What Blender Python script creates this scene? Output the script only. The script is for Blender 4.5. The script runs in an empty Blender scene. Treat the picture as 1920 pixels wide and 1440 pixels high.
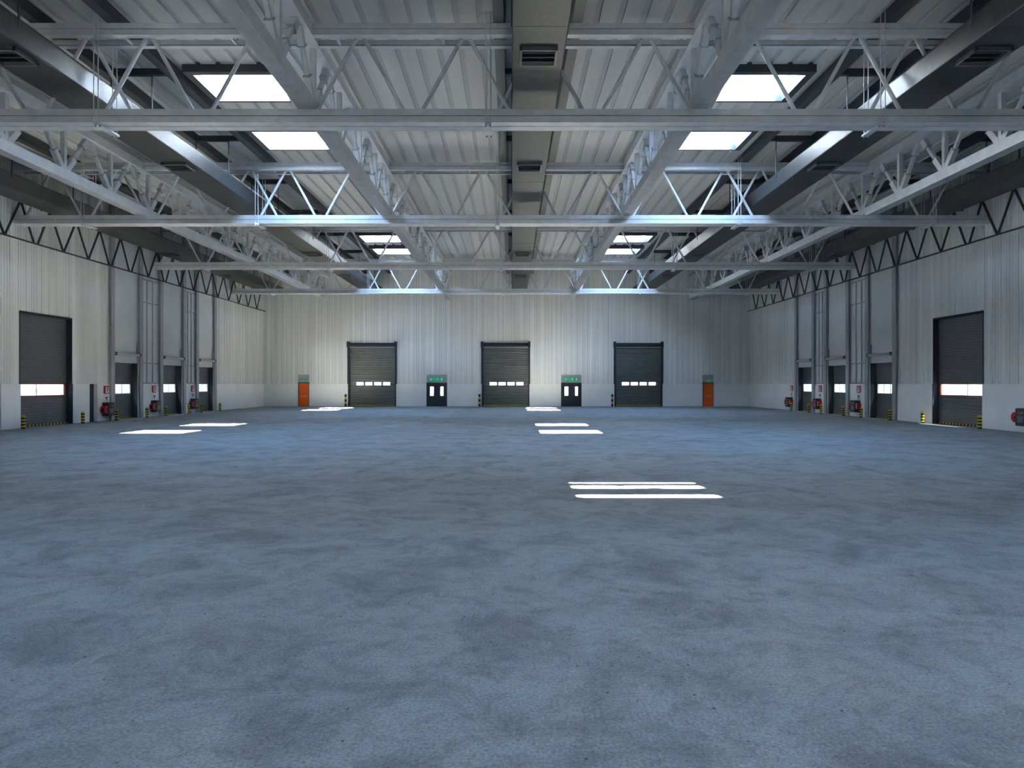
import bpy, math, random
from mathutils import Vector, Matrix
random.seed(7)
C = bpy.context.scene.collection
EYE = 1.95                       # camera height (m); "h" below means height above the eye
def H(h): return EYE + h
XL, XR = -21.63, 20.70           # inner faces of the low block wall on the two sides
YF, YB = 59.50, -24.0            # far wall, wall behind the camera
CLAD = .09                       # the cladding above stands back this much
DECK = H(9.95)

# ------------------------------------------------------------ materials
def mat(name, col, rough=.6, metal=0.0, spec=.4, noise=None, streak=None, bump=None, emit=None):
    m = bpy.data.materials.new(name); m.use_nodes = True
    nt = m.node_tree; b = nt.nodes['Principled BSDF']
    b.inputs['Base Color'].default_value = (*col, 1)
    b.inputs['Roughness'].default_value = rough
    b.inputs['Metallic'].default_value = metal
    b.inputs['Specular IOR Level'].default_value = spec
    tc = nt.nodes.new('ShaderNodeTexCoord')
    if noise or streak:
        sc, amt, detail = (noise or streak)[:3]
        mp = nt.nodes.new('ShaderNodeMapping')
        if streak: mp.inputs['Scale'].default_value = streak[3]
        n = nt.nodes.new('ShaderNodeTexNoise'); n.inputs['Scale'].default_value = sc
        n.inputs['Detail'].default_value = detail
        nt.links.new(tc.outputs['Object'], mp.inputs[0]); nt.links.new(mp.outputs[0], n.inputs['Vector'])
        r = nt.nodes.new('ShaderNodeMapRange')
        r.inputs['From Min'].default_value = .3; r.inputs['From Max'].default_value = .7
        r.inputs['To Min'].default_value = 1 - amt; r.inputs['To Max'].default_value = 1 + amt * .5
        nt.links.new(n.outputs['Fac'], r.inputs['Value'])
        mx = nt.nodes.new('ShaderNodeMix'); mx.data_type = 'RGBA'; mx.blend_type = 'MULTIPLY'
        mx.inputs['Factor'].default_value = 1; mx.inputs['A'].default_value = (*col, 1)
        nt.links.new(r.outputs[0], mx.inputs['B']); nt.links.new(mx.outputs['Result'], b.inputs['Base Color'])
    if bump:
        n2 = nt.nodes.new('ShaderNodeTexNoise'); n2.inputs['Scale'].default_value = bump[0]; n2.inputs['Detail'].default_value = 4
        nt.links.new(tc.outputs['Object'], n2.inputs['Vector'])
        bp = nt.nodes.new('ShaderNodeBump'); bp.inputs['Strength'].default_value = bump[1]; bp.inputs['Distance'].default_value = .02
        nt.links.new(n2.outputs['Fac'], bp.inputs['Height']); nt.links.new(bp.outputs[0], b.inputs['Normal'])
    if emit:
        b.inputs['Emission Color'].default_value = (*col, 1); b.inputs['Emission Strength'].default_value = emit
    return m

M = {}
M['clad'] = mat('white_cladding', (.80, .79, .75), .55, 0, .3, streak=(1.0, .12, 3, (2.2, 2.2, .10)))
M['smooth'] = mat('smooth_wall_panel', (.66, .67, .66), .6, 0, .3, noise=(.5, .08, 2))
M['block'] = mat('painted_block_wall', (.84, .83, .80), .6, 0, .3, noise=(.6, .06, 3))
M['deck'] = mat('roof_deck_sheet', (.655, .64, .60), .6, 0, .25, streak=(1.0, .10, 3, (1.6, .12, 1)))
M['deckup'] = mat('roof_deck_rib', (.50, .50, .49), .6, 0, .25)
M['steel'] = mat('galvanised_steel', (.66, .66, .66), .5, .2, .5, noise=(3, .12, 5))
M['steel2'] = mat('galvanised_column_steel', (.40, .405, .42), .6, .1, .4, noise=(14, .25, 3))
M['dark'] = mat('dark_painted_steel', (.055, .058, .062), .55, 0, .4)
M['lattice'] = mat('dark_lattice_steel', (.035, .037, .04), .5, 0, .4)
M['duct'] = mat('galvanised_duct_sheet', (.066, .066, .063), .40, .6, .5, noise=(9, .18, 4), bump=(22, .06))
M['ductdark'] = mat('dull_duct_sheet', (.10, .098, .092), .5, .4, .5, noise=(4, .15, 4))
M['brown'] = mat('lit_support_steel', (.27, .255, .225), .6, .1)  # central duct beams: lit look of the dark steel put into the colour
M['grille'] = mat('grille_metal', (.20, .20, .20), .5, .4, .5)
M['black'] = mat('black_void', (.02, .02, .022), .7)
M['slat'] = mat('grey_shutter_slat', (.14, .152, .14), .42, .2, .5, noise=(1.2, .14, 3))
M['sideslat'] = mat('dark_sectional_panel', (.15, .155, .16), .5, .3, .5, noise=(40, .6, 2))
M['post'] = mat('anthracite_shutter_guide', (.03, .032, .045), .65, 0, .3)
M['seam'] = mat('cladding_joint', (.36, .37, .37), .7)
M['orange'] = mat('orange_window_trim', (.75, .12, .03), .5)
M['reddoor'] = mat('orange_red_door_paint', (.80, .13, .008), .5, 0, .35)
M['doorframe'] = mat('blue_grey_door_frame', (.07, .09, .12), .5)
M['ddoor'] = mat('anthracite_door_paint', (.022, .025, .032), .45, 0, .4)
M['louvre'] = mat('grey_louvre_blade', (.50, .52, .54), .5, .1)
M['white'] = mat('white_paint', (.8, .8, .78), .5)
M['shaft'] = mat('skylight_upstand_lining', (.78, .77, .74), .6)
M['yellow'] = mat('safety_yellow', (.62, .47, .02), .45)
M['blackp'] = mat('safety_black', (.012, .012, .012), .5)
M['red'] = mat('fire_red', (.62, .012, .015), .35, 0, .5)
M['cab'] = mat('dark_hose_cabinet', (.035, .045, .048), .5, 0, .5, noise=(30, .4, 2))
M['green'] = mat('exit_sign_green', (.0, .42, .16), .4, emit=.05)
M['signwhite'] = mat('sign_white', (.8, .85, .8), .5, emit=.03)
M['pink'] = mat('pale_hose_label', (.75, .42, .34), .5)
M['silver'] = mat('bright_spring_shaft', (.70, .70, .68), .5, .2, .5, noise=(40, .3, 2))
M['shelter'] = mat('pale_shelter_panel', (.70, .76, .80), .7)
FILL = 22  # strength of the fill light added inside each shelter
M['ground'] = mat('outside_concrete', (.45, .45, .43), .9)

def glass(name='thin_clear_glazing', tint=(.97, .98, .98)):
    m = bpy.data.materials.new(name); m.use_nodes = True
    nt = m.node_tree; nt.nodes.remove(nt.nodes['Principled BSDF']); out = nt.nodes['Material Output']
    t = nt.nodes.new('ShaderNodeBsdfTransparent'); t.inputs[0].default_value = (*tint, 1)
    g = nt.nodes.new('ShaderNodeBsdfGlossy'); g.inputs['Roughness'].default_value = .05
    x = nt.nodes.new('ShaderNodeMixShader'); x.inputs[0].default_value = .05
    nt.links.new(t.outputs[0], x.inputs[1]); nt.links.new(g.outputs[0], x.inputs[2]); nt.links.new(x.outputs[0], out.inputs[0])
    return m
M['glass'] = glass(); M['tint'] = glass('tinted_glazing', (.26, .27, .28))

def concrete():
    m = bpy.data.materials.new('worn_concrete_floor'); m.use_nodes = True
    nt = m.node_tree; N = nt.nodes; L = nt.links; b = N['Principled BSDF']
    tc = N.new('ShaderNodeTexCoord')
    def noise(scale, detail=6, rough=.6, dist=0, mapping=None):
        n = N.new('ShaderNodeTexNoise'); n.inputs['Scale'].default_value = scale
        n.inputs['Detail'].default_value = detail; n.inputs['Roughness'].default_value = rough
        n.inputs['Distortion'].default_value = dist
        if mapping:
            mp = N.new('ShaderNodeMapping'); mp.inputs['Scale'].default_value = mapping
            L.new(tc.outputs['Object'], mp.inputs[0]); L.new(mp.outputs[0], n.inputs['Vector'])
        else: L.new(tc.outputs['Object'], n.inputs['Vector'])
        return n.outputs['Fac']
    def rng(v, a, c, lo, hi):
        r = N.new('ShaderNodeMapRange'); r.inputs['From Min'].default_value = a; r.inputs['From Max'].default_value = c
        r.inputs['To Min'].default_value = lo; r.inputs['To Max'].default_value = hi
        L.new(v, r.inputs['Value']); return r.outputs[0]
    def mul(a, c):
        x = N.new('ShaderNodeMath'); x.operation = 'MULTIPLY'; L.new(a, x.inputs[0]); L.new(c, x.inputs[1]); return x.outputs[0]
    big = rng(noise(.16, 3, .5), .3, .7, .90, 1.08)
    blotch = rng(noise(1.05, 8, .72, .6), .36, .56, .70, 1.08)
    scuff = rng(noise(4.2, 9, .8, .8), .36, .52, .76, 1.03)
    grain = rng(noise(48, 6, .85), .36, .60, .55, 1.25)
    fleck = rng(noise(34, 4, .7), .28, .38, .35, 1.0)
    v = mul(mul(mul(mul(big, blotch), scuff), grain), fleck)
    # dark pits
    vo = N.new('ShaderNodeTexVoronoi'); vo.inputs['Scale'].default_value = 5.5
    L.new(tc.outputs['Object'], vo.inputs['Vector'])
    pit = rng(vo.outputs['Distance'], .035, .075, .25, 1.0)
    v = mul(v, pit)
    mx = N.new('ShaderNodeMix'); mx.data_type = 'RGBA'
    mx.inputs['A'].default_value = (.265, .265, .252, 1); mx.inputs['B'].default_value = (.285, .252, .225, 1)
    L.new(rng(noise(.7, 4, .6), .52, .75, 0, .55), mx.inputs['Factor'])
    m2 = N.new('ShaderNodeMix'); m2.data_type = 'RGBA'; m2.blend_type = 'MULTIPLY'; m2.inputs['Factor'].default_value = 1
    L.new(mx.outputs['Result'], m2.inputs['A']); L.new(v, m2.inputs['B'])
    L.new(m2.outputs['Result'], b.inputs['Base Color'])
    b.inputs['Roughness'].default_value = .72; b.inputs['Specular IOR Level'].default_value = .15
    bp = N.new('ShaderNodeBump'); bp.inputs['Strength'].default_value = .25; bp.inputs['Distance'].default_value = .01
    L.new(noise(30, 5, .7), bp.inputs['Height']); L.new(bp.outputs[0], b.inputs['Normal'])
    return m
M['floor'] = concrete()

# ------------------------------------------------------------ mesh builder
class MB:
    def __init__(s): s.v = []; s.f = []; s.mi = []; s.mats = []; s.sm = []
    def mid(s, m):
        if m not in s.mats: s.mats.append(m)
        return s.mats.index(m)
    def add(s, vs, fs, m, smooth=False):
        o = len(s.v); s.v += [tuple(p) for p in vs]; i = s.mid(m)
        for f in fs: s.f.append(tuple(o + k for k in f)); s.mi.append(i); s.sm.append(smooth)
    def box(s, x0, x1, y0, y1, z0, z1, m):
        if x1 < x0: x0, x1 = x1, x0
        if y1 < y0: y0, y1 = y1, y0
        s.add([(x0,y0,z0),(x1,y0,z0),(x1,y1,z0),(x0,y1,z0),(x0,y0,z1),(x1,y0,z1),(x1,y1,z1),(x0,y1,z1)],
              [(0,3,2,1),(4,5,6,7),(0,1,5,4),(1,2,6,5),(2,3,7,6),(3,0,4,7)], m)
        return s
    def bar(s, p, q, w, h, m, side=(1,0,0)):          # rectangular bar from p to q, w along `side`
        p = Vector(p); q = Vector(q); d = (q - p).normalized(); u = Vector(side)
        u = (u - d * u.dot(d)).normalized(); n = d.cross(u)
        vs = [c + u * (a * w / 2) + n * (b * h / 2) for c in (p, q) for a, b in ((-1,-1),(1,-1),(1,1),(-1,1))]
        s.add(vs, [(0,1,2,3),(7,6,5,4),(0,4,5,1),(1,5,6,2),(2,6,7,3),(3,7,4,0)], m); return s
    def cyl(s, p, q, r, m, n=10, r2=None):
        p = Vector(p); q = Vector(q); d = (q - p).normalized()
        u = d.orthogonal().normalized(); w = d.cross(u); r2 = r if r2 is None else r2
        a = [p + (u * math.cos(2*math.pi*k/n) + w * math.sin(2*math.pi*k/n)) * r for k in range(n)]
        b = [q + (u * math.cos(2*math.pi*k/n) + w * math.sin(2*math.pi*k/n)) * r2 for k in range(n)]
        s.add(a + b, [(k, (k+1)%n, n+(k+1)%n, n+k) for k in range(n)], m, True)
        s.add(a, [tuple(range(n))[::-1]], m); s.add(b, [tuple(range(n))], m); return s
    def prism(s, prof, fn, a, b, m, smooth=False):    # closed profile [(u,v)], fn(u,v,t)->xyz, from t=a to b
        n = len(prof)
        s.add([fn(u, v, a) for u, v in prof] + [fn(u, v, b) for u, v in prof],
              [(k, (k+1)%n, n+(k+1)%n, n+k) for k in range(n)] , m, smooth)
        s.add([fn(u, v, a) for u, v in prof], [tuple(range(n))[::-1]], m)
        s.add([fn(u, v, b) for u, v in prof], [tuple(range(n))], m); return s
    def mesh(s, name):
        me = bpy.data.meshes.new(name); me.from_pydata(s.v, [], s.f)
        for m in s.mats: me.materials.append(m)
        for i, p in enumerate(me.polygons): p.material_index = s.mi[i]; p.use_smooth = s.sm[i]
        me.update()
        import bmesh
        bm = bmesh.new(); bm.from_mesh(me); bmesh.ops.recalc_face_normals(bm, faces=bm.faces); bm.to_mesh(me); bm.free()
        return me
    def obj(s, name, parent=None, loc=(0,0,0), **kw):
        o = bpy.data.objects.new(name, s.mesh(name)); C.objects.link(o); o.location = loc
        if parent: o.parent = parent
        for k, v in kw.items(): o[k] = v
        return o
def tag(o, label, cat, group=None, kind=None):
    o['label'] = label; o['category'] = cat
    if group: o['group'] = group
    if kind: o['kind'] = kind
    return o
def empty(name, loc=(0,0,0), rz=0):
    o = bpy.data.objects.new(name, None); C.objects.link(o); o.location = loc; o.rotation_euler = (0,0,rz); o.empty_display_size = .3
    return o
def link_copy(o, parent=None):
    c = o.copy(); C.objects.link(c)
    if parent: c.parent = parent
    return c
def dup(root, loc=None, rz=None):
    r = link_copy(root)
    for ch in list(root.children):
        c = link_copy(ch, r)
        for g in list(ch.children): link_copy(g, c)
    if loc is not None: r.location = loc
    if rz is not None: r.rotation_euler = (0,0,rz)
    return r
def subtract(rects, hole):
    out = []; a0, a1, b0, b1 = hole
    for (x0, x1, y0, y1) in rects:
        if a1 <= x0 or a0 >= x1 or b1 <= y0 or b0 >= y1: out.append((x0,x1,y0,y1)); continue
        if a0 > x0: out.append((x0, a0, y0, y1))
        if a1 < x1: out.append((a1, x1, y0, y1))
        m0, m1 = max(a0, x0), min(a1, x1)
        if b0 > y0: out.append((m0, m1, y0, b0))
        if b1 < y1: out.append((m0, m1, b1, y1))
    return out
def holes(rect, hs):
    r = [rect]
    for h in hs: r = subtract(r, h)
    return [q for q in r if q[1]-q[0] > 1e-4 and q[3]-q[2] > 1e-4]

# ------------------------------------------------------------ layout numbers
BAY = 11.42; T0 = 18.15
SKY_Z = [-16.9, -5.0, 7.20, 22.45, 27.3, 45.75, 50.12]
SKY_X = {'left': (-10.03, -7.41), 'right': (6.64, 9.24)}
SKY = [(x0, x1, z - .975, z + .975) for z in SKY_Z for x0, x1 in (SKY_X['left'], SKY_X['right'])]
DOCK = [(36.85, 39.70), (42.00, 44.95), (46.80, 49.65)]      # column centre lines at each dock
BIG = (30.06, 33.66); BIGH = H(3.24); DOCKH = H(1.19)
ZC = H(10.02)

# ------------------------------------------------------------ floor, ground outside
f = MB()
f.box(XL-.4, XR+.4, YB-.3, YF+.4, -.3, 0, M['floor'])
tag(f.obj('floor'), 'worn bluish grey concrete floor of the whole hall', 'floor', kind='structure')
g = MB(); g.box(-260, 260, -260, 320, -.62, -.32, M['ground'])
tag(g.obj('outside_ground'), 'pale concrete yard outside the hall', 'ground', kind='structure')

# ------------------------------------------------------------ ceiling
c = MB()
hs = [(a-.15, b+.15, p-.15, q+.15) for a, b, p, q in SKY]
for (x0, x1, y0, y1) in holes((XL-.3, XR+.3, YB-.3, YF+.3), hs):
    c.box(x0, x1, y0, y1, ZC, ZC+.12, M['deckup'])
x = XL - .2; P = .635
while x < XR + .2:
    a, b = x + .085, x + P - .085
    for (x0, x1, y0, y1) in holes((a, min(b, XR+.25), YB-.2, YF+.2), hs):
        c.box(x0, x1, y0, y1, DECK, ZC, M['deck'])
    x += P
tag(c.obj('ceiling'), 'pale ribbed metal roof deck above the trusses', 'ceiling', kind='structure')

# ------------------------------------------------------------ skylights
where = {3: 'nearest in view', 4: 'second in view', 5: 'third in view', 6: 'farthest in view',
         2: 'just above the camera', 0: 'rearmost behind the camera', 1: 'just behind the camera'}
wn = 0; portals = []
for i, z in enumerate(SKY_Z):
    for sd in ('left', 'right'):
        wn += 1; x0, x1 = SKY_X[sd]; y0, y1 = z-.975, z+.975
        root = empty('window_%d' % wn, ((x0+x1)/2, z, H(9.71)))
        tag(root, 'bright skylight over the %s half of the hall, %s' % (sd, where[i]), 'skylight', kind='structure')
        ox, oy, oz = root.location
        fr = MB(); W = .24
        def rb(b, a0, a1, c0, c1, h0, h1, m): b.box(a0-ox, a1-ox, c0-oy, c1-oy, H(h0)-oz, H(h1)-oz, m)
        for (a0, a1, c0, c1) in ((x0-W, x1+W, y0-W, y0), (x0-W, x1+W, y1, y1+.12), (x0-W, x0, y0, y1), (x1, x1+W, y0, y1)):
            rb(fr, a0, a1, c0, c1, 9.71, 9.95, M['dark']); 
        rb(fr, x0-W, x1+W, y0-W, y0-W+.08, 9.95, 10.015, M['dark'])
        fr.obj('frame', root)
        sh = MB(); s0, s1, t0, t1 = x0-.12, x1+.12, y0-.12, y1+.12; T = .03
        for (a0, a1, c0, c1) in ((s0-T, s1+T, t0-T, t0), (s0-T, s1+T, t1, t1+T), (s0-T, s0, t0, t1), (s1, s1+T, t0, t1)):
            rb(sh, a0, a1, c0, c1, 9.95, 10.50, M['shaft'])
        sh.obj('upstand', root)
        pn = MB(); rb(pn, s0-T, s1+T, t0-T, t1+T, 10.50, 10.512, M['glass']); pn.obj('pane', root)
        portals.append((ox, z, H(10.47), s1-s0-.02, t1-t0-.02))

# ------------------------------------------------------------ side walls
def side_wall(sd):
    s = -1 if sd == 'left' else 1
    xb = XL if sd == 'left' else XR              # block wall face
    xc = xb + s * CLAD                            # cladding face
    w = MB(); zt = ZC
    X = lambda d: xb + s * d                      # d metres outwards from the block face
    ops = [(BIG[0], BIG[1], 0, BIGH)] + [(a+.25, b-.28, 0, DOCKH) for a, b in DOCK]
    for (u0, u1, z0, z1) in holes((YB-.3, YF+.3, EYE, zt), ops):
        smooth = False
        w.box(X(CLAD), X(CLAD+.22), u0, u1, z0, z1, M['clad'])
    # smooth panels over and between the docks
    zone = (DOCK[0][0], DOCK[2][1])
    for (u0, u1, z0, z1) in holes((zone[0], zone[1], EYE, zt), ops):
        w.box(X(CLAD-.02), X(CLAD), u0, u1, z0, z1, M['smooth'])
    # ribs of the cladding: pairs of narrow upstands
    rnd = random.Random(3)
    u = YB
    while u < YF:
        for du, ww, dd in ((0, .035, .03), (.17, .02, .012), (.34, .02, .012)):
            a = u + du
            if zone[0]-.1 < a < zone[1]+.1: continue
            z0 = EYE
            if BIG[0]-.03 < a < BIG[1]+.03: z0 = BIGH + .02
            w.box(X(CLAD-dd), X(CLAD), a, a+ww, z0, zt, M['clad'])
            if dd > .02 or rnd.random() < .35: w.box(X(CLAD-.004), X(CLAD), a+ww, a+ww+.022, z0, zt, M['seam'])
        u += .50
    # block wall
    bops = list(ops)
    if sd == 'left': bops += [(34.96, 35.63, 0, EYE), (28.0, 28.9, 0, EYE)]
    for (u0, u1, z0, z1) in holes((YB-.3, YF+.3, 0, EYE), bops):
        w.box(X(0), X(.31), u0, u1, z0, z1, M['block'])
    if sd == 'left':
        for a, b in ((34.96, 35.63), (28.0, 28.9)):
            w.box(X(.2), X(.31), a, b, 0, EYE, M['ddoor'])
    tag(w.obj('wall_' + sd), '%s wall of white ribbed cladding above a smooth block base' % sd, 'wall', kind='structure')
side_wall('left'); side_wall('right')

# ------------------------------------------------------------ far wall and the wall behind the camera
PX = 59.5 / 1280                                  # metres per photo pixel on the far wall
fx = lambda px: (px - 960) * PX
fz = lambda py: EYE + (720 - py) * PX
ROLL = [(656, 741), (906.5, 991), (1155, 1240)]
w = MB()
fops = [(fx(a-4), fx(b+2.5), 0, fz(644)) for a, b in ROLL] + [(fx(a), fx(b), 0, fz(702.5)) for a, b in ((559,579.7),(1317.3,1338),(799.5,838.2),(1052,1090.3))]
for (u0, u1, z0, z1) in holes((XL-.3, XR+.3, EYE, ZC), fops):
    w.box(u0, u1, YF+CLAD, YF+.31, z0, z1, M['clad'])
lops = [(fx(a-3.2), fx(b+1.6), 0, EYE) for a, b in ROLL] + fops[3:]
for (u0, u1, z0, z1) in holes((XL-.3, XR+.3, 0, EYE), lops):
    w.box(u0, u1, YF, YF+.31, z0, z1, M['block'])
u = XL + .1; rnd = random.Random(5)
while u < XR:
    for du, ww, dd in ((0, .04, .03), (.15, .02, .014), (.30, .02, .014)):
        a = u + du
        z0 = EYE
        for (o0, o1, _, oz1) in fops:
            if o0 - .05 < a < o1 + .01: z0 = oz1 + .01
        w.box(a, a+ww, YF+CLAD-dd, YF+CLAD, z0, ZC, M['clad'])
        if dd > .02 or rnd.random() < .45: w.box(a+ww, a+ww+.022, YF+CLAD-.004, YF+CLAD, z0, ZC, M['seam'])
    u += .46
tag(w.obj('wall_back'), 'far end wall of white ribbed cladding with three roller shutters', 'wall', kind='structure')
w = MB()
w.box(XL-.3, XR+.3, YB-.3, YB, 0, ZC, M['clad']); w.box(XL, XR, YB, YB+.09, 0, EYE, M['block'])
u = XL + .1
while u < XR: w.box(u, u+.05, YB, YB+.03, EYE, ZC, M['clad']); u += .46
tag(w.obj('wall_front'), 'end wall behind the camera', 'wall', kind='structure')

# ------------------------------------------------------------ shutters and doors
def slats(b, fn, u0, u1, z0, z1, per, dep, m):
    """horizontal curved slats; fn(u, d, z)->xyz where d is outwards from the door plane into the room"""
    n0 = math.floor(z0/per + 1e-6); z = n0*per
    while z < z1 - 1e-4:
        a, c = max(z, z0), min(z+per, z1)
        if c - a > .004:
            h = c - a
            prof = [(a, 0), (a+h*.10, dep*.15), (a+h*.22, dep*.8), (a+h*.5, dep), (a+h*.80, dep*.8), (a+h*.95, dep*.15), (c, 0), (c, -.02), (a, -.02)]
            b.prism(prof, lambda zz, d, t: fn(t, d, zz), u0, u1, m)
        z += per
def far_shutter(n, pa, pb, label):
    root = empty('door_%d' % n, (fx((pa+pb)/2), YF, 0)); tag(root, label, 'roller shutter', kind='structure')
    ox = root.location.x; xa, xb = fx(pa)-ox, fx(pb)-ox
    P_ = lambda u, d, z: (u, .16-d, z)
    wins = [(fx(pa+p)-ox, fx(pa+p+13.2)-ox, fz(722.2), fz(716.6)) for p in (11.6, 28.3, 45, 61.8)]
    cb = MB()
    for (u0, u1, z0, z1) in holes((xa, xb, 0.10, fz(650.5)), wins): slats(cb, P_, u0, u1, z0, z1, .155, .055, M['slat'])
    cb.obj('shutter_curtain', root)
    for (u0, u1, z0, z1) in wins:
        fr = MB()
        for q in ((u0-.02, u0, z0, z1), (u1, u1+.02, z0, z1), (u0-.02, u1+.02, z0-.02, z0), (u0-.02, u1+.02, z1, z1+.02)):
            fr.box(q[0], q[1], .13, .185, q[2], q[3], M['slat'])
        fo = fr.obj('window_frame', root)
        pn = MB(); pn.box(u0, u1, .155, .163, z0, z1, M['tint']); pn.obj('pane', fo)
    for (a, c_, al, cl) in ((-4.3, 0, -3.2, 0), (0, 2.9, 0, 1.6)):
        b = MB(); e = xa if a < 0 else xb
        b.box(e+a*PX, e+c_*PX, -.12, .19, EYE, fz(651), M['post']); b.box(e+al*PX, e+cl*PX, -.10, .19, 0, EYE, M['post'])
        b.obj('guide_rail', root)
    b = MB(); b.cyl((xa, -.02, fz(647.3)), (xb, -.02, fz(647.3)), .165, M['post'], 16); b.box(xa, xb, -.08, .2, fz(645), fz(643.2), M['post'])
    b.obj('roller_housing', root)
    b = MB(); b.box(xa, xb, -.06, .16, fz(651.4), fz(650.3), M['silver']); b.obj('lintel_strip', root)
    for e, t in ((xa-5*PX, xa-.2*PX), (xb-1*PX, xb+3.4*PX)):
        b = MB(); b.box(e, t, -.22, .18, fz(651.5), fz(640.6), M['post']); b.obj('end_bracket', root)
    b = MB(); b.box(xa, xb, .08, .20, 0, .05, M['blackp']); b.box(xa, xb, .07, .16, .05, .105, M['yellow']); b.obj('bottom_bar', root)
    return root
SH = ['grey roller shutter at the left of the far wall, next to the left orange door',
      'grey roller shutter in the middle of the far wall, between the two dark double doors',
      'grey roller shutter at the right of the far wall, next to the right orange door']
for k in range(3): far_shutter(k+1, ROLL[k][0], ROLL[k][1], SH[k])

def louvre(b, x0, x1, z0, z1):
    b.box(x0, x1, .07, .14, z0, z1, M['louvre'])
    n = max(3, round((z1-z0)/.105)); h = (z1-z0)/n
    for i in range(n):
        z = z0 + i*h
        b.add([(x0, .07, z+h*.95), (x1, .07, z+h*.95), (x1, -.01, z+h*.25), (x0, -.01, z+h*.25), (x0, .05, z+h*.2), (x1, .05, z+h*.2)],
              [(0,1,2,3), (3,2,5,4)], M['louvre'])
def orange_door(n, pa, pb, label):
    xa, xb = fx(pa), fx(pb); cx = (xa+xb)/2; xa -= cx; xb -= cx
    root = empty('door_%d' % n, (cx, YF, 0)); tag(root, label, 'door', kind='structure')
    zt = fz(717.5)
    b = MB(); b.box(xa, xa+.07, -.02, .2, 0, zt, M['doorframe']); b.box(xb-.04, xb, -.02, .2, 0, zt, M['doorframe']); b.box(xa, xb, -.02, .2, zt-.05, zt+.03, M['doorframe']); b.obj('door_frame', root)
    b = MB(); b.box(xa+.07, xb-.04, .04, .10, 0, zt-.05, M['reddoor']); b.box(xa+.16, xb-.13, .034, .04, .15, zt-.2, M['reddoor']); lf = b.obj('door_leaf', root)
    b = MB(); z = fz(743); b.box(xa+.22, xb-.16, -.045, -.015, z-.015, z+.015, M['silver'])
    for e in (xa+.24, xb-.19): b.box(e, e+.03, -.04, .04, z-.02, z+.02, M['silver'])
    b.obj('push_bar', lf)
    b = MB(); louvre(b, xa, xb, zt+.03, fz(702.5)); b.obj('louvre', root)
    return root
orange_door(4, 559, 579.7, 'bright orange door under a grey louvre, at the left of the far wall')
orange_door(5, 1317.3, 1338, 'bright orange door under a grey louvre, at the right of the far wall')

def double_door(n, pa, pb, label):
    xa, xb = fx(pa), fx(pb); cx = (xa+xb)/2; xa -= cx; xb -= cx
    root = empty('door_%d' % n, (cx, YF, 0)); tag(root, label, 'door', kind='structure')
    zt = fz(718.3); mid = xa + (xb-xa)*.545
    b = MB(); b.box(xa, xa+.04, 0, .2, 0, zt, M['ddoor']); b.box(xb-.04, xb, 0, .2, 0, zt, M['ddoor']); b.box(xa, xb, 0, .2, zt-.04, zt+.02, M['ddoor']); b.obj('door_frame', root)
    for (l0, l1, w0, w1) in ((xa+.04, mid, fx(pa+6.8)-cx, fx(pa+13.6)-cx), (mid, xb-.04, fx(pa+26.3)-cx, fx(pa+31.8)-cx)):
        b = MB(); wz = (fz(742), fz(725))
        for (u0, u1, z0, z1) in holes((l0, l1, 0, zt-.04), [(w0, w1, *wz)]): b.box(u0, u1, .05, .10, z0, z1, M['ddoor'])
        lf = b.obj('door_leaf', root)
        b = MB(); b.box(w0, w1, .07, .076, wz[0], wz[1], M['tint']); b.obj('pane', lf)
        b = MB(); m_ = (w0+w1)/2; b.cyl((m_, .02, zt-.10), (m_, .05, zt-.10), .035, M['red'], 10); b.obj('alarm_button', lf)
        b = MB(); z = 1.0; b.box(l0+.1, l1-.1, -.01, .02, z-.015, z+.015, M['post']); b.box(l0+.1, l0+.13, .0, .05, z-.02, z+.02, M['post']); b.box(l1-.13, l1-.1, .0, .05, z-.02, z+.02, M['post']); b.obj('push_bar', lf)
    b = MB(); louvre(b, xa, xb, zt+.02, fz(702.5)); b.obj('louvre', root)
    return root
double_door(6, 799.5, 838.2, 'dark double door with two narrow windows, left of the middle shutter')
double_door(7, 1052, 1090.3, 'dark double door with two narrow windows, right of the middle shutter')

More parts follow.
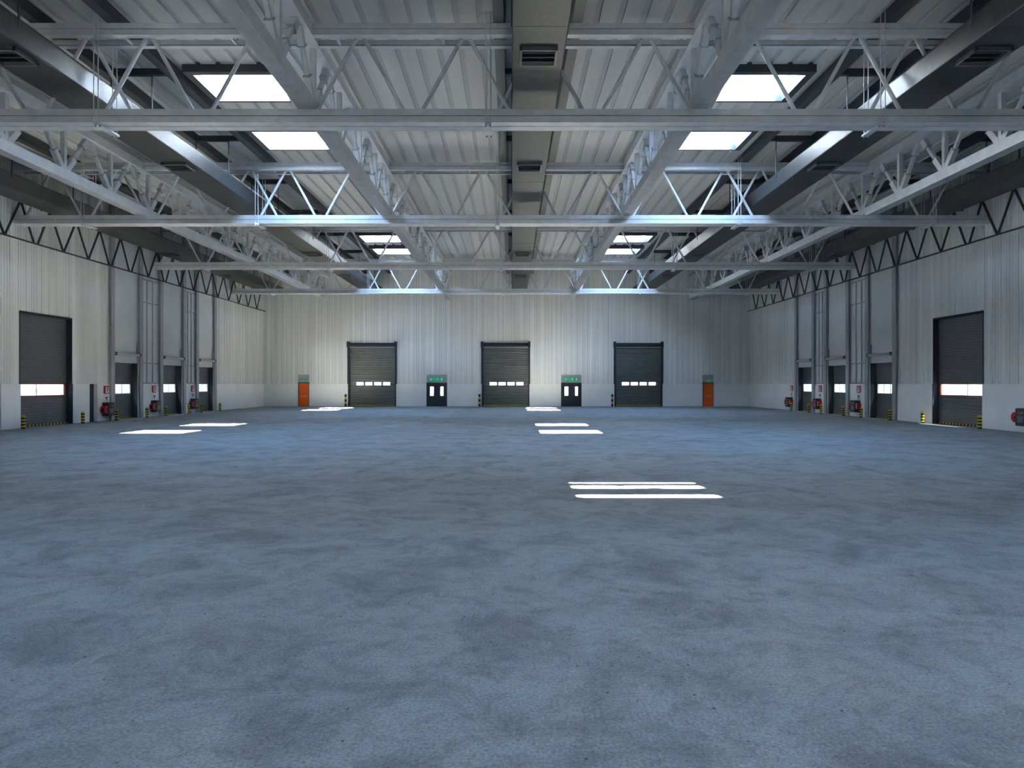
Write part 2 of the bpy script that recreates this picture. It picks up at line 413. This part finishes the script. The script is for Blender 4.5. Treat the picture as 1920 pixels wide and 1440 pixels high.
# exit signs: green plate with pale arrow, running figure and doorway
def exit_sign(cx, cz, w, h, label, grp):
    root = empty('exit_sign', (cx, YF, cz)); tag(root, label, 'exit sign', grp)
    b = MB(); b.box(-w/2, w/2, -.03, .02, -h/2, h/2, M['green']); b.obj('sign_plate', root)
    b = MB(); k = h; y0, y1 = -.036, -.03; sw = M['signwhite']
    def quad(pts):
        b.add([(x, y0, z) for x, z in pts] + [(x, y1, z) for x, z in pts],
              [tuple(range(len(pts)))] + [tuple(len(pts)+i for i in range(len(pts)))[::-1]] + [(i, (i+1)%len(pts), len(pts)+(i+1)%len(pts), len(pts)+i) for i in range(len(pts))], sw)
    if w > .6:
        a = -w*.36
        quad([(a-.25*k, 0), (a, .25*k), (a, .10*k), (a+.32*k, .10*k), (a+.32*k, -.10*k), (a, -.10*k), (a, -.25*k)])
        b.obj('arrow', root); b.__init__()
        d = w*.36; quad([(d-.16*k, -.38*k), (d+.16*k, -.38*k), (d+.16*k, .38*k), (d-.16*k, .38*k)])
        b.obj('doorway', root); b.__init__()
    m_ = w*.10 if w > .6 else 0
    quad([(m_-.06*k, .20*k), (m_+.06*k, .20*k), (m_+.06*k, .40*k), (m_-.06*k, .40*k)])
    quad([(m_-.12*k, -.08*k), (m_+.02*k, -.08*k), (m_+.10*k, .22*k), (m_-.04*k, .22*k)])
    quad([(m_-.10*k, -.08*k), (m_+.02*k, -.08*k), (m_+.14*k, -.40*k), (m_+.04*k, -.40*k)])
    quad([(m_-.12*k, -.06*k), (m_-.02*k, -.12*k), (m_-.26*k, -.34*k), (m_-.32*k, -.26*k)])
    quad([(m_+.06*k, .20*k), (m_+.24*k, .08*k), (m_+.20*k, .02*k), (m_+.04*k, .12*k)])
    quad([(m_-.04*k, .20*k), (m_-.24*k, .04*k), (m_-.20*k, 0), (m_-.02*k, .12*k)])
    b.obj('running_figure', root)
G = 'green exit signs over the far doors'
exit_sign(fx(818.3), fz(711.2), 1.28, .27, 'long green exit sign over the double door left of the middle shutter', G)
exit_sign(fx(1070.8), fz(711.2), 1.28, .27, 'long green exit sign over the double door right of the middle shutter', G)
exit_sign(fx(570.5), fz(713.6), .40, .15, 'small green exit sign over the orange door at the left', G)
exit_sign(fx(1328.5), fz(713.6), .40, .15, 'small green exit sign over the orange door at the right', G)

# ---- side doors.  Built for a wall whose inner normal is `n`; local x = along the wall, local y = outwards
def side_root(name, sd, z):
    """local +y points out of the hall, local x runs along the wall"""
    x = XL if sd == 'left' else XR
    o = empty(name, (x, z, 0), math.pi/2 if sd == 'left' else -math.pi/2)
    return o
def sgn(sd): return 1 if sd == 'left' else -1       # local x = sgn * world y
dn = 7
def frame_back(b, hw, top):      # the panel laps behind the wall at both sides and the top
    for e in (-1, 1): b.box(e*(hw-.02), e*(hw+.2), .315, .40, 0, top+.2, M['dark'])
    b.box(-hw, hw, .315, .40, top-.02, top+.2, M['dark']); b.box(-hw, hw, .30, .40, -.25, .10, M['dark'])
for sd, place in (('left', 'left'), ('right', 'right')):
    dn += 1; zc = sum(BIG)/2; hw = (BIG[1]-BIG[0])/2
    root = side_root('door_%d' % dn, sd, zc); tag(root, 'tall dark sectional door with wide orange-trimmed window strip, %s wall' % sd, 'loading door', kind='structure')
    s = sgn(sd); D = .33
    w0, w1, wz0, wz1 = -hw+.06, hw-.24, EYE-.52, EYE-.025
    if s < 0: w0, w1 = -w1, -w0
    P_ = lambda u, d, z: (u, D-d, z)
    b = MB()
    for (u0, u1, z0, z1) in holes((-hw, hw, .09, BIGH), [(w0, w1, wz0, wz1)]): slats(b, P_, u0, u1, z0, z1, .125, .012, M['sideslat'])
    frame_back(b, hw, BIGH)
    b.obj('door_panel', root)
    b = MB()
    for q in ((w0-.05, w0, wz0-.04, wz1+.04), (w1, w1+.05, wz0-.04, wz1+.04), (w0, w1, wz0-.045, wz0), (w0, w1, wz1, wz1+.045)): b.box(q[0], q[1], D-.035, D+.02, q[2], q[3], M['orange'])
    fo = b.obj('window_frame', root)
    b = MB(); b.box(w0, w1, D-.005, D+.003, wz0, wz1, M['tint']); b.obj('pane', fo)
    b = MB(); md = w0 + (w1-w0)*.42 if s > 0 else w1 - (w1-w0)*.42
    b.box(md-.012, md+.012, D-.02, D+.01, wz0, wz1, M['dark']); b.obj('mullion', fo)
    b = MB(); t = .10
    for e in (-1, 1):
        b.box(e*hw, e*(hw-t*.35), .05, D+.06, EYE, BIGH, M['post']); b.box(e*hw, e*(hw-.03), .02, D+.06, 0, EYE, M['post'])
    b.box(-hw, hw, .05, D+.06, BIGH-.07, BIGH, M['post']); b.obj('door_surround', root)
    b = MB(); k = -hw + .04; i = 0
    while k < hw-.04: b.box(k, min(k+.12, hw-.04), D-.06, D+.01, .015, .09, M['yellow'] if i % 2 else M['blackp']); k += .12; i += 1
    b.obj('bottom_seal', root)
ords = ['nearest', 'middle', 'farthest']
for sd in ('left', 'right'):
    for k, (a, c_) in enumerate(DOCK):
        dn += 1; u0_, u1_ = a+.25, c_-.28; zc = (u0_+u1_)/2; hw = (u1_-u0_)/2
        root = side_root('door_%d' % dn, sd, zc)
        tag(root, 'low dark dock door with white-framed window, %s of three in the %s wall' % (ords[k], sd), 'dock door', kind='structure')
        s = sgn(sd); D = .33; w0, w1, wz0, wz1 = -hw+.03, hw-.22, EYE-.52, EYE-.025
        if s < 0: w0, w1 = -w1, -w0
        P_ = lambda u, d, z: (u, D-d, z)
        b = MB()
        for (p0, p1, z0, z1) in holes((-hw, hw, .09, DOCKH), [(w0, w1, wz0, wz1)]): slats(b, P_, p0, p1, z0, z1, .50, .010, M['sideslat'])
        frame_back(b, hw, DOCKH)
        b.obj('door_panel', root)
        b = MB()
        for q in ((w0-.03, w0, wz0-.03, wz1+.03), (w1, w1+.03, wz0-.03, wz1+.03), (w0, w1, wz0-.03, wz0), (w0, w1, wz1, wz1+.03)): b.box(q[0], q[1], D-.03, D+.02, q[2], q[3], M['white'])
        fo = b.obj('window_frame', root)
        b = MB(); b.box(w0, w1, D-.005, D+.003, wz0, wz1, M['glass']); b.obj('pane', fo)
        for fr_ in (.3, .62):
            b = MB(); md = w0 + (w1-w0)*fr_; b.box(md-.015, md+.015, D-.02, D+.01, wz0, wz1, M['louvre']); b.obj('mullion', fo)
        for e in (-1, 1):
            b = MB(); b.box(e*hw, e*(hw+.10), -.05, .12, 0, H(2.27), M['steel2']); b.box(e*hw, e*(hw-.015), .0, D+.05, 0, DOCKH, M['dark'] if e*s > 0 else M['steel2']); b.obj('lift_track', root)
        b = MB(); b.box(-hw, hw, .03, .0899, DOCKH, H(1.55), M['smooth']); b.obj('header_panel', root)
        b = MB(); zz = H(1.64); b.cyl((-hw-.16, -.14, zz), (hw+.16, -.14, zz), .03, M['silver'], 8)
        n = 26
        for i in range(n):
            x0 = -hw+.05 + i*(2*hw-.1)/n; b.cyl((x0, -.14, zz), (x0+(2*hw-.1)/n*.55, -.14, zz), .085, M['silver'], 10)
        b.obj('spring_shaft', root)
        for e in (-1, 1):
            b = MB(); b.box(e*(hw+.03), e*(hw+.07), -.20, .08, zz-.08, zz+.10, M['dark']); b.obj('shaft_bracket', root)
        b = MB(); kx = -hw + .03; i = 0
        while kx < hw-.03: b.box(kx, min(kx+.10, hw-.03), D-.06, D+.01, .015, .09, M['yellow'] if i % 2 else M['blackp']); kx += .10; i += 1
        b.obj('bottom_seal', root)

# closed dock shelters outside each dock door, seen through the strips of glass
fillm = mat('shelter_fill_glow', (.75, .88, 1), .5, emit=.6)  # glow for an added fill light, not a known fitting
for sd in ('left', 'right'):
    for k, (a, c_) in enumerate(DOCK):
        root = side_root('dock_shelter', sd, (a+c_)/2); root.location.x += (-.42 if sd == 'left' else .42)
        tag(root, 'pale panelled dock shelter outside the %s dock door, %s wall' % (ords[k], sd), 'shelter', 'dock shelters behind the dock doors')
        hw = (c_-a)/2 - .03; b = MB()
        b.box(-hw, hw, 1.5, 1.56, -.31, 3.6, M['shelter']); b.box(-hw, -hw+.05, 0, 1.5, -.31, 3.6, M['shelter']); b.box(hw-.05, hw, 0, 1.5, -.31, 3.6, M['shelter']); b.box(-hw, hw, 0, 1.5, 3.55, 3.6, M['shelter'])
        b.obj('shelter_panel', root)
        for e in (-.62, -.15, .35, .8):
            b = MB(); b.box(e*hw-.02, e*hw+.02, 1.46, 1.5, -.31, 3.55, M['louvre']); b.obj('panel_rail', root)
        b = MB(); b.box(-.5, .5, .5, .7, 3.44, 3.55, fillm); b.obj('shelter_fill', root)  # glowing block added to go with the fill light
        l = bpy.data.lights.new('shelter_fill', 'AREA'); l.shape = 'RECTANGLE'; l.size = .95; l.size_y = .16; l.energy = FILL; l.color = (.78, .9, 1)  # added fill light, sets how bright the shelter looks through the glass
        lo = bpy.data.objects.new('shelter_fill_light', l); C.objects.link(lo); lo.parent = root; lo.location = (0, .6, 3.42)

# ------------------------------------------------------------ columns and light wall frames
col = MB(); W_, D_ = .34, .10
col.box(-W_/2, W_/2, -D_, -D_+.02, 0, ZC-.01, M['steel2']); col.box(-W_/2, W_/2, -.02, 0, 0, ZC-.01, M['steel2']); col.box(-W_/2+.03, W_/2-.03, -D_+.02, -.02, 0, ZC-.01, M['steel2'])
cnames = ['left jamb of the nearest dock', 'right jamb of the nearest dock']
proto = None; ci = 0
desc = ['near side of nearest dock door', 'far side of nearest dock door', 'near side of middle dock door',
        'far side of middle dock door', 'near side of farthest dock door', 'far side of farthest dock door']
for sd in ('left', 'right'):
    zs = [z for p in DOCK for z in p]
    for k, z in enumerate(zs):
        x = XL if sd == 'left' else XR
        rz = math.pi/2 if sd == 'left' else -math.pi/2
        if proto is None: proto = o = col.obj('steel_column', None)
        else: o = link_copy(proto)
        o.location = (x, z, 0); o.rotation_euler = (0, 0, rz)
        tag(o, 'tall grey steel column on the %s wall, %s' % (sd, desc[k]), 'column', 'steel columns at the dock doors')
for sd in ('left', 'right'):
    for k, (a, c_) in enumerate(((39.70, 42.00), (44.95, 46.80))):
        hw = (c_-a)/2 - .17
        root = side_root('wall_frame', sd, (a+c_)/2)
        tag(root, 'thin grey frame on the %s wall between %s dock doors' % (sd, 'nearest and middle' if k == 0 else 'middle and farthest'), 'frame', 'thin frames between the dock doors')
        y0, y1 = .02, .0699
        for e in (-.33, .33):
            b = MB(); b.box(e*hw-.03, e*hw+.03, y0, y1, EYE+.06, H(6.16), M['steel2']); b.obj('mullion', root)
        for z in (EYE+.05, H(1.23), H(4.82), H(6.16)):
            b = MB(); b.box(-hw, hw, y0-.01, y1, z-.035, z+.035, M['steel2']); b.obj('crossbar', root)

# ------------------------------------------------------------ bollards
def bollard_mesh(r, h, bands, top):
    b = MB(); n = 16; z = 0; dz = h/bands
    for i in range(bands):
        m = M['blackp'] if (i % 2 == (0 if top else 0)) else M['yellow']
        b.cyl((0,0,z), (0,0,z+dz), r, m, n); z += dz
    b.cyl((0,0,h), (0,0,h+.02), r, M['blackp'] if (bands-1) % 2 == 0 else M['yellow'], n, r*.7)
    return b
p_small = p_big = None
bd = ['near side of tall orange-trimmed door', 'far side of tall orange-trimmed door'] + desc
bz = [29.72, 33.85, 36.75, 39.8, 42.0, 44.95, 46.85, 49.75]
for sd in ('left', 'right'):
    for k, z in enumerate(bz):
        x = -21.28 if sd == 'left' else 20.36
        if p_small is None: p_small = o = bollard_mesh(.085, .56, 8, False).obj('bollard')
        else: o = link_copy(p_small)
        o.location = (x, z, 0)
        tag(o, 'short striped bollard at the %s wall, %s' % (sd, bd[k]), 'bollard', 'short striped bollards along the side walls')
for k, (px, lab) in enumerate(((648, 'left'), (899, 'middle'), (1148, 'right'))):
    if p_big is None: p_big = o = bollard_mesh(.095, 1.05, 5, True).obj('bollard')
    else: o = link_copy(p_big)
    o.location = ((px-960)*59.25/1280, 59.25, 0)
    tag(o, 'tall striped bollard standing left of the %s roller shutter on the far wall' % lab, 'bollard', 'tall striped bollards at the far shutters')

# ------------------------------------------------------------ fire hose stations
def hose_station():
    root = empty('fire_hose_reel')
    b = MB(); pr = []
    w, h, r = .27, .355, .07
    for cx, cz, a0 in ((w-r, h-r, 0), (-w+r, h-r, 90), (-w+r, -h+r, 180), (w-r, -h+r, 270)):
        for k in range(5): a = math.radians(a0 + k*22.5); pr.append((cx+r*math.cos(a), cz+r*math.sin(a)))
    b.prism(pr, lambda u, v, t: (u, t, v), -.34, 0, M['cab']); cab = b.obj('cabinet', root, (0,0,.60))
    b = MB(); b.box(-.10, .02, -.352, -.34, .12, .24, M['red']); b.box(.05, .14, -.35, -.34, .15, .21, M['green']); b.box(-.16,.16,-.35,-.34,-.22,.04,M['grille']); b.obj('label_plate', cab)
    b = MB(); c0 = (-.34, 0)
    b.cyl((-.36, -.30, .58), (-.36, -.27, .58), .21, M['red'], 24); b.cyl((-.36, -.10, .58), (-.36, -.07, .58), .21, M['red'], 24)
    b.cyl((-.36, -.28, .58), (-.36, -.09, .58), .15, M['cab'], 24); b.cyl((-.36, -.33, .58), (-.36, 0, .58), .035, M['blackp'], 10)
    b.obj('hose_drum', root)
    b = MB(); b.box(.28, .40, -.28, -.02, .44, .80, M['red']); b.box(.29, .39, -.286, -.28, .46, .78, M['pink']); b.obj('valve_box', root)
    return root
def red_sign():
    root = empty('fire_sign')
    b = MB(); b.box(-.19, .19, -.06, 0, -.21, .21, M['red']); b.obj('housing', root)
    b = MB(); b.box(-.10, .15, -.066, -.06, -.16, .13, M['white']); b.box(-.06, .11, -.070, -.066, -.08, -.03, M['red']); b.box(-.02, .10, -.070, -.066, .0, .09, M['cab']); b.obj('notice', root)
    return root
def hook():
    b = MB(); b.cyl((0,0,0), (0,-.07,0), .03, M['cab'], 8); b.bar((0,-.06,.03), (0,-.06,-.16), .03, .02, M['cab']); b.bar((-.05,-.06,.03), (.11,-.06,.03), .02, .03, M['cab'], (0,1,0))
    return b
P1 = hose_station(); P2 = red_sign(); P3 = None; first = True
def st_desc(sd, k):
    return {'left': ['before the nearest dock door', 'before the middle dock door', 'before the farthest dock door'],
            'right': ['before the middle dock door', 'before the farthest dock door', 'past all dock doors', 'at the edge of view']}[sd][k]
for sd, zs in (('left', (36.30, 41.15, 46.15)), ('right', (40.85, 45.95, 50.60, 27.35))):
    x = XL if sd == 'left' else XR; rz = math.pi/2 if sd == 'left' else -math.pi/2; s = sgn(sd)
    for k, z in enumerate(zs):
        o = P1 if first else dup(P1); o.location = (x, z, .02); o.rotation_euler = (0,0,rz)
        tag(o, 'dark hose cabinet with red drum on the %s wall, %s' % (sd, st_desc(sd, k)), 'fire hose', 'fire hose stations on the side walls')
        q = P2 if first else dup(P2); q.location = (x, z + (.05 if sd=='left' else -.15), 1.64); q.rotation_euler = (0,0,rz)
        tag(q, 'small red notice box on the %s wall, %s' % (sd, st_desc(sd, k)), 'sign', 'red fire boxes above the hose stations')
        if P3 is None: P3 = hk = hook().obj('wall_valve')
        else: hk = link_copy(P3)
        hk.location = (x, z + (.05 if sd=='left' else -.15), 1.22); hk.rotation_euler = (0,0,rz)
        tag(hk, 'small dark valve handle on the %s wall, %s' % (sd, st_desc(sd, k)), 'valve', 'small valves under the red boxes')
        first = False

# ------------------------------------------------------------ transverse trusses
ROD = [-18.6, -11.05, -.64, 9.85, 18.3]
def cross_truss():
    root = empty('cross_truss', (0, 0, 0)); st = M['steel']; x0, x1 = XL+.03, XR-.03
    # local y = 0 is the front face; z measured from h=0 with the root at eye height
    b = MB()
    for (y0, y1) in ((0, .28), (.32, .60)):
        b.box(x0, x1, y0, y1, 7.145, 7.315, st); b.box(x0, x1, y0, y1, 6.96, 7.125, st); b.box(x0, x1, y0+.03, y1-.03, 7.12, 7.15, M['dark'])
    b.box(x0, x1, .27, .33, 6.99, 7.25, M['steel2'])
    b.box(x0, x1, -.012, 0, 6.955, 6.99, st); b.box(x0, x1, .60, .612, 6.955, 6.99, st)
    b.obj('bottom_chord', root)
    for k, (y0, y1, z0, z1) in enumerate(((0, .20, 9.29, 9.60), (.62, .78, 9.29, 9.46))):
        b = MB()
        if k == 0:
            b.box(x0+.02, x1-.02, y0, y1, 9.455, z1, st); b.box(x0, x1, y0, y1, z0, 9.44, st); b.box(x0+.05, x1-.05, y0+.02, y1, 9.43, 9.46, M['dark'])
        else: b.box(x0, x1, y0, y1, z0, z1, st); b.box(x0, x1, y0-.006, y0, z0, z0+.04, M['steel2'])
        b.obj('top_chord', root)
    hs = 2.85/2; a0, a1 = 7.05, 9.36; yy = .33
    def diag(p, q):
        m = MB(); m.cyl(p, q, .055, st, 10); m.obj('diagonal_brace', root)
    ser = [-20.05, -17.2, -14.35, -11.5] + [-9.8 + 2.85*i for i in range(4)] + [.78 + 2.85*i for i in range(4)] + [10.9, 13.75, 16.6, 19.45]
    for i, a in enumerate(ser):
        yo = yy + (.07 if i in (3, 12, 8) else -.02)
        for s_ in (-1, 1):
            e = a + s_*(hs - .07)
            if x0 < e < x1: diag((a + s_*.09, yo, a1), (e, yo + (.0), a0))
    for x in [-19 + 2.855*i for i in range(14)]:
        b = MB(); b.box(x-.03, x+.03, .20, .62, 9.32, 9.38, st); b.obj('chord_tie', root)
    for rx in ROD:
        for y in (-.02, .84):
            for dx in (-.06, .06):
                m = MB(); m.cyl((rx+dx, y, 6.90 if y < 0 else 9.9), (rx+dx, y, 9.9 if y < 0 else 6.90), .013, M['steel'], 6); m.obj('tie_rod', root)
        m = MB(); m.box(rx-.09, rx+.09, .02, .92, 6.90, 6.95, M['steel'])
        for dx in (-.06, .06):
            for y in (.06, .84): m.cyl((rx+dx, y, 6.86), (rx+dx, y, 6.95), .022, M['steel2'], 8)
        m.obj('saddle_plate', root)
    return root
tl = {-1: 'grey cross truss directly above the camera position', 0: 'grey cross truss nearest the camera, highest bottom chord in view',
      1: 'grey cross truss, second from the camera, with a bluish lit bottom chord', 2: 'grey cross truss, third from the camera', 3: 'grey cross truss farthest away, just before the far wall'}
T = cross_truss()
for k in (0, 1, 2, 3, -1):
    o = T if k == 0 else dup(T)
    o.location = (0, T0 + BAY*k + (1.23 if k < 0 else 0), EYE)
    tag(o, tl[k], 'roof truss', 'grey trusses spanning the hall')

# ------------------------------------------------------------ longitudinal trusses
ZB0 = 30.3; NP = 2.855
def long_truss():
    root = empty('long_truss'); st = M['steel']; y0, y1 = -4.6, YF-.02
    b = MB(); b.box(-.18, .18, y0, y1, 7.33, 7.70, st); b.box(-.20, .20, y0, y1, 7.33, 7.355, st); b.obj('bottom_chord', root)
    b = MB(); b.box(-.18, .18, y0, y1, 9.27, 9.60, st); b.box(-.20, .20, y0, y1, 9.26, 9.285, st); b.obj('top_chord', root)
    post = MB(); post.box(-.075, .075, -.075, .075, 7.70, 9.27, st); pm = post.mesh('vertical_post')
    def braced(sg):
        b = MB(); p = Vector((0, sg*.10, 7.72)); q = Vector((0, sg*(NP/2-.10), 9.26)); d = q - p
        b.bar(p, q, .11, .12, st); b.bar(p, p + d*.36, .17, .21, st); b.bar(p + d*.74, q, .17, .21, st)
        b.bar(p + d*.355, p + d*.372, .20, .24, M['steel2']); b.bar(p + d*.73, p + d*.745, .20, .24, M['steel2'])
        return b.mesh('diagonal_brace')
    dm = {1: braced(1), -1: braced(-1)}
    gm = MB(); gm.box(-.10, -.085, -.30, .30, 7.68, 7.98, st); gm.box(.085, .10, -.30, .30, 7.68, 7.98, st)
    gmm = gm.mesh('gusset_plate')
    k = -12
    while True:
        y = ZB0 + NP*k
        if y > y1 - .2: break
        if y > y0 + .2:
            for nm, me in (('vertical_post', pm), ('diagonal_brace', dm[1]), ('diagonal_brace', dm[-1])):
                if nm == 'diagonal_brace' and me is dm[1] and y + NP/2 > y1: continue
                if nm == 'diagonal_brace' and me is dm[-1] and y - NP/2 < y0: continue
                o = bpy.data.objects.new(nm, me); C.objects.link(o); o.parent = root; o.location = (0, y, 0)
        k += 1
    return root
LT = long_truss()
for k, (x, lab) in enumerate(((-5.5, 'long grey truss running lengthwise, just left of the central duct'), (5.02, 'long grey truss running lengthwise, just right of the central duct'),
                              (-16.15, 'long grey truss running lengthwise, nearest the left side wall'), (15.6, 'long grey truss running lengthwise, nearest the right side wall'))):
    o = LT if k == 0 else dup(LT)
    o.location = (x, 0, EYE); tag(o, lab, 'roof truss', 'grey trusses running the length of the hall')

# ------------------------------------------------------------ dark lattice girders along the side walls
for sd in ('left', 'right'):
    s = -1 if sd == 'left' else 1; x = (XL if sd == 'left' else XR) - s*.17
    root = empty('lattice_girder', (x, 0, EYE)); tag(root, 'dark zigzag lattice girder running along the top of the %s wall' % sd, 'girder', 'dark lattice girders along the side walls')
    y0, y1 = -4, YF - .1; lm = M['lattice']
    b = MB(); b.box(-.04, .04, y0, y1, 6.29, 6.345, lm); b.obj('bottom_chord', root)
    b = MB(); b.box(-.05, .05, y0, y1, 7.97, 8.04, lm); b.obj('top_chord', root)
    y = 1.0
    while y < y1:
        b = MB(); b.box(0, s*(.17+CLAD), y-.05, y+.05, 7.98, 8.03, lm); b.obj('wall_bracket', root); y += 3.81
    S = 1.905; mesh = {}
    for gsp in (.03, .13):
        for e in (-1, 1):
            m = MB(); m.bar((0, e*gsp, 6.34), (0, e*(S/2-.02), 7.98), .06, .075, lm); mesh[gsp, e] = m.mesh('lattice_brace')
    k = -22
    while 42.2 + S*k < y1 - .3:
        y = 42.2 + S*k
        if y > y0 + S/2:
            gsp = .13 if k in (-9, -6, -3, -2, 0) else .03
            for e in (-1, 1):
                if y + e*S/2 > y1: continue
                o = bpy.data.objects.new('lattice_brace', mesh[gsp, e]); C.objects.link(o); o.parent = root; o.location = (0, y, 0)
        k += 1

# ------------------------------------------------------------ ducts with grilles, and their dark support frames
DUCT = [(-20.45, 1.24, 'along the left wall', True), (-11.87, 1.26, 'above the left half of the hall', False), (.62, 1.24, 'down the middle of the hall', False),
        (11.10, 1.26, 'above the right half of the hall', False), (19.45, 1.28, 'along the right wall', True)]
CB = [21.3 + 5.75*k for k in range(-7, 7)]
def grille_parts(root, y, w, m):
    b = MB(); a = .435; L_ = .40
    for q in ((-a, a, -L_, -L_+.05), (-a, a, L_-.05, L_), (-a, -a+.05, -L_, L_), (a-.05, a, -L_, L_)): b.box(q[0], q[1], q[2], q[3], -.09, 0, m)
    b.box(-a+.05, a-.05, -L_+.05, L_-.05, -.012, -.004, M['black'])
    fr = b.obj('grille', root, (0, y, 7.76))
    b = MB()
    for yy in (-.22, 0, .22): b.bar((-a+.05, yy, -.05), (a-.05, yy, -.05), .13, .015, m, (0, .8, .6))
    b.obj('louvre', fr)
for (x, w, lab, dk) in DUCT:
    m = M['ductdark'] if dk else M['duct']
    root = empty('ventilation_duct', (x, 0, EYE)); tag(root, 'large rectangular metal duct with grilles underneath, %s' % lab, 'duct', 'metal air ducts along the hall')
    pr = []; r = .10; hw = w/2; zb, zt = 7.76, 8.40
    for cx, cz, a0 in ((hw-r, zt-r, 0), (-hw+r, zt-r, 90)):
        for k in range(6): a = math.radians(a0 + k*18); pr.append((cx+r*math.cos(a), cz+r*math.sin(a)))
    r2 = .03
    for cx, cz, a0 in ((-hw+r2, zb+r2, 180), (hw-r2, zb+r2, 270)):
        for k in range(4): a = math.radians(a0 + k*30); pr.append((cx+r2*math.cos(a), cz+r2*math.sin(a)))
    b = MB(); y = -8.
    while y < YF - .35:
        e = min(y+5.71, YF-.3); b.prism(pr, lambda u, v, t: (u, t, v), y, e, m)
        if e < YF-.4:                        # slim joint flange
            pr2 = [(u*1.006, (v-8.08)*1.012+8.08) for u, v in pr]; b.prism(pr2, lambda u, v, t: (u, t, v), e-.02, e+.02, m)
        y = e
    b.obj('duct_casing', root)
    for y in [16.1 + 8.2*k for k in range(-1, 6)]: grille_parts(root, y, w, M['grille'])
    hm = MB(); hm.box(-hw-.02, -hw+.0, -.03, .03, 8.15, 9.62, M['dark']); hm.box(hw, hw+.02, -.03, .03, 8.15, 9.62, M['dark']); hm.box(-hw-.02, hw+.02, -.03, .03, 9.60, 9.63, M['dark']); hme = hm.mesh('hanger_strap')
    for y in CB:
        if -8 < y < YF-.5: o = bpy.data.objects.new('hanger_strap', hme); C.objects.link(o); o.parent = root; o.location = (0, y, 0)
    # support frame on the roof
    cx = {-11.87: -11.66}.get(x, x)
    if x == .62: cx = .66
    dm_ = M['brown'] if x == .62 else M['dark']  # middle beams coloured lighter to look lit
    fr = empty('duct_support', (cx, 0, EYE)); tag(fr, 'dark roof frame of long beams carrying the duct %s' % lab, 'support frame', 'dark duct frames under the roof')
    for sx in (-1.02, 1.08 if x == .62 else 1.02):
        if cx + sx < XL + .3 or cx + sx > XR - .3: sx *= .9
        if cx + sx - .14 < XL: sx = XL - cx + .2
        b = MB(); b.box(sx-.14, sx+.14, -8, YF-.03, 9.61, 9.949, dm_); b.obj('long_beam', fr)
    cbm = MB(); lo = max(-.9, XL-cx+.32); cbm.box(lo, .9, -.07, .07, 9.63, 9.82, M['dark']); cme = cbm.mesh('crossbar')
    for y in CB:
        if -8 < y < YF-.5: o = bpy.data.objects.new('crossbar', cme); C.objects.link(o); o.parent = fr; o.location = (0, y, 0)

# ------------------------------------------------------------ light
w = bpy.data.worlds.new('daylight'); bpy.context.scene.world = w; w.use_nodes = True
nt = w.node_tree; bg = nt.nodes['Background']
tc = nt.nodes.new('ShaderNodeTexCoord'); sp = nt.nodes.new('ShaderNodeSeparateXYZ'); nt.links.new(tc.outputs['Generated'], sp.inputs[0])
cr = nt.nodes.new('ShaderNodeValToRGB'); nt.links.new(sp.outputs['Z'], cr.inputs[0])
cr.color_ramp.elements[0].position = 0; cr.color_ramp.elements[0].color = (.95, .97, 1, 1)
cr.color_ramp.elements[1].position = 1; cr.color_ramp.elements[1].color = (.25, .50, 1, 1)
e = cr.color_ramp.elements.new(.35); e.color = (.42, .66, 1, 1)
nt.links.new(cr.outputs[0], bg.inputs['Color']); bg.inputs['Strength'].default_value = SKYS = 12.0
sun = bpy.data.lights.new('sun', 'SUN'); sun.energy = 58; sun.angle = math.radians(.7); sun.color = (1, .95, .86)
so = bpy.data.objects.new('sun', sun); C.objects.link(so)
so.rotation_euler = Vector((-5.45, 5.3, -11.66)).to_track_quat('-Z', 'Y').to_euler()
for (x, y, z, sx, sy) in portals:
    l = bpy.data.lights.new('skylight_portal', 'AREA'); l.shape = 'RECTANGLE'; l.size = sx; l.size_y = sy; l.cycles.is_portal = True
    o = bpy.data.objects.new('skylight_portal', l); C.objects.link(o); o.location = (x, y, z)

# ------------------------------------------------------------ camera
cam = bpy.data.cameras.new('camera'); cam.lens = 24; cam.sensor_width = 36; cam.clip_end = 600
co = bpy.data.objects.new('camera', cam); C.objects.link(co); co.location = (0, 0, EYE); co.rotation_euler = (math.pi/2, 0, 0)
sc = bpy.context.scene; sc.camera = co
vs = sc.view_settings; vs.view_transform = 'Standard'; vs.look = 'None'; vs.gamma = 1; vs.exposure = 2.50; vs.use_curve_mapping = False
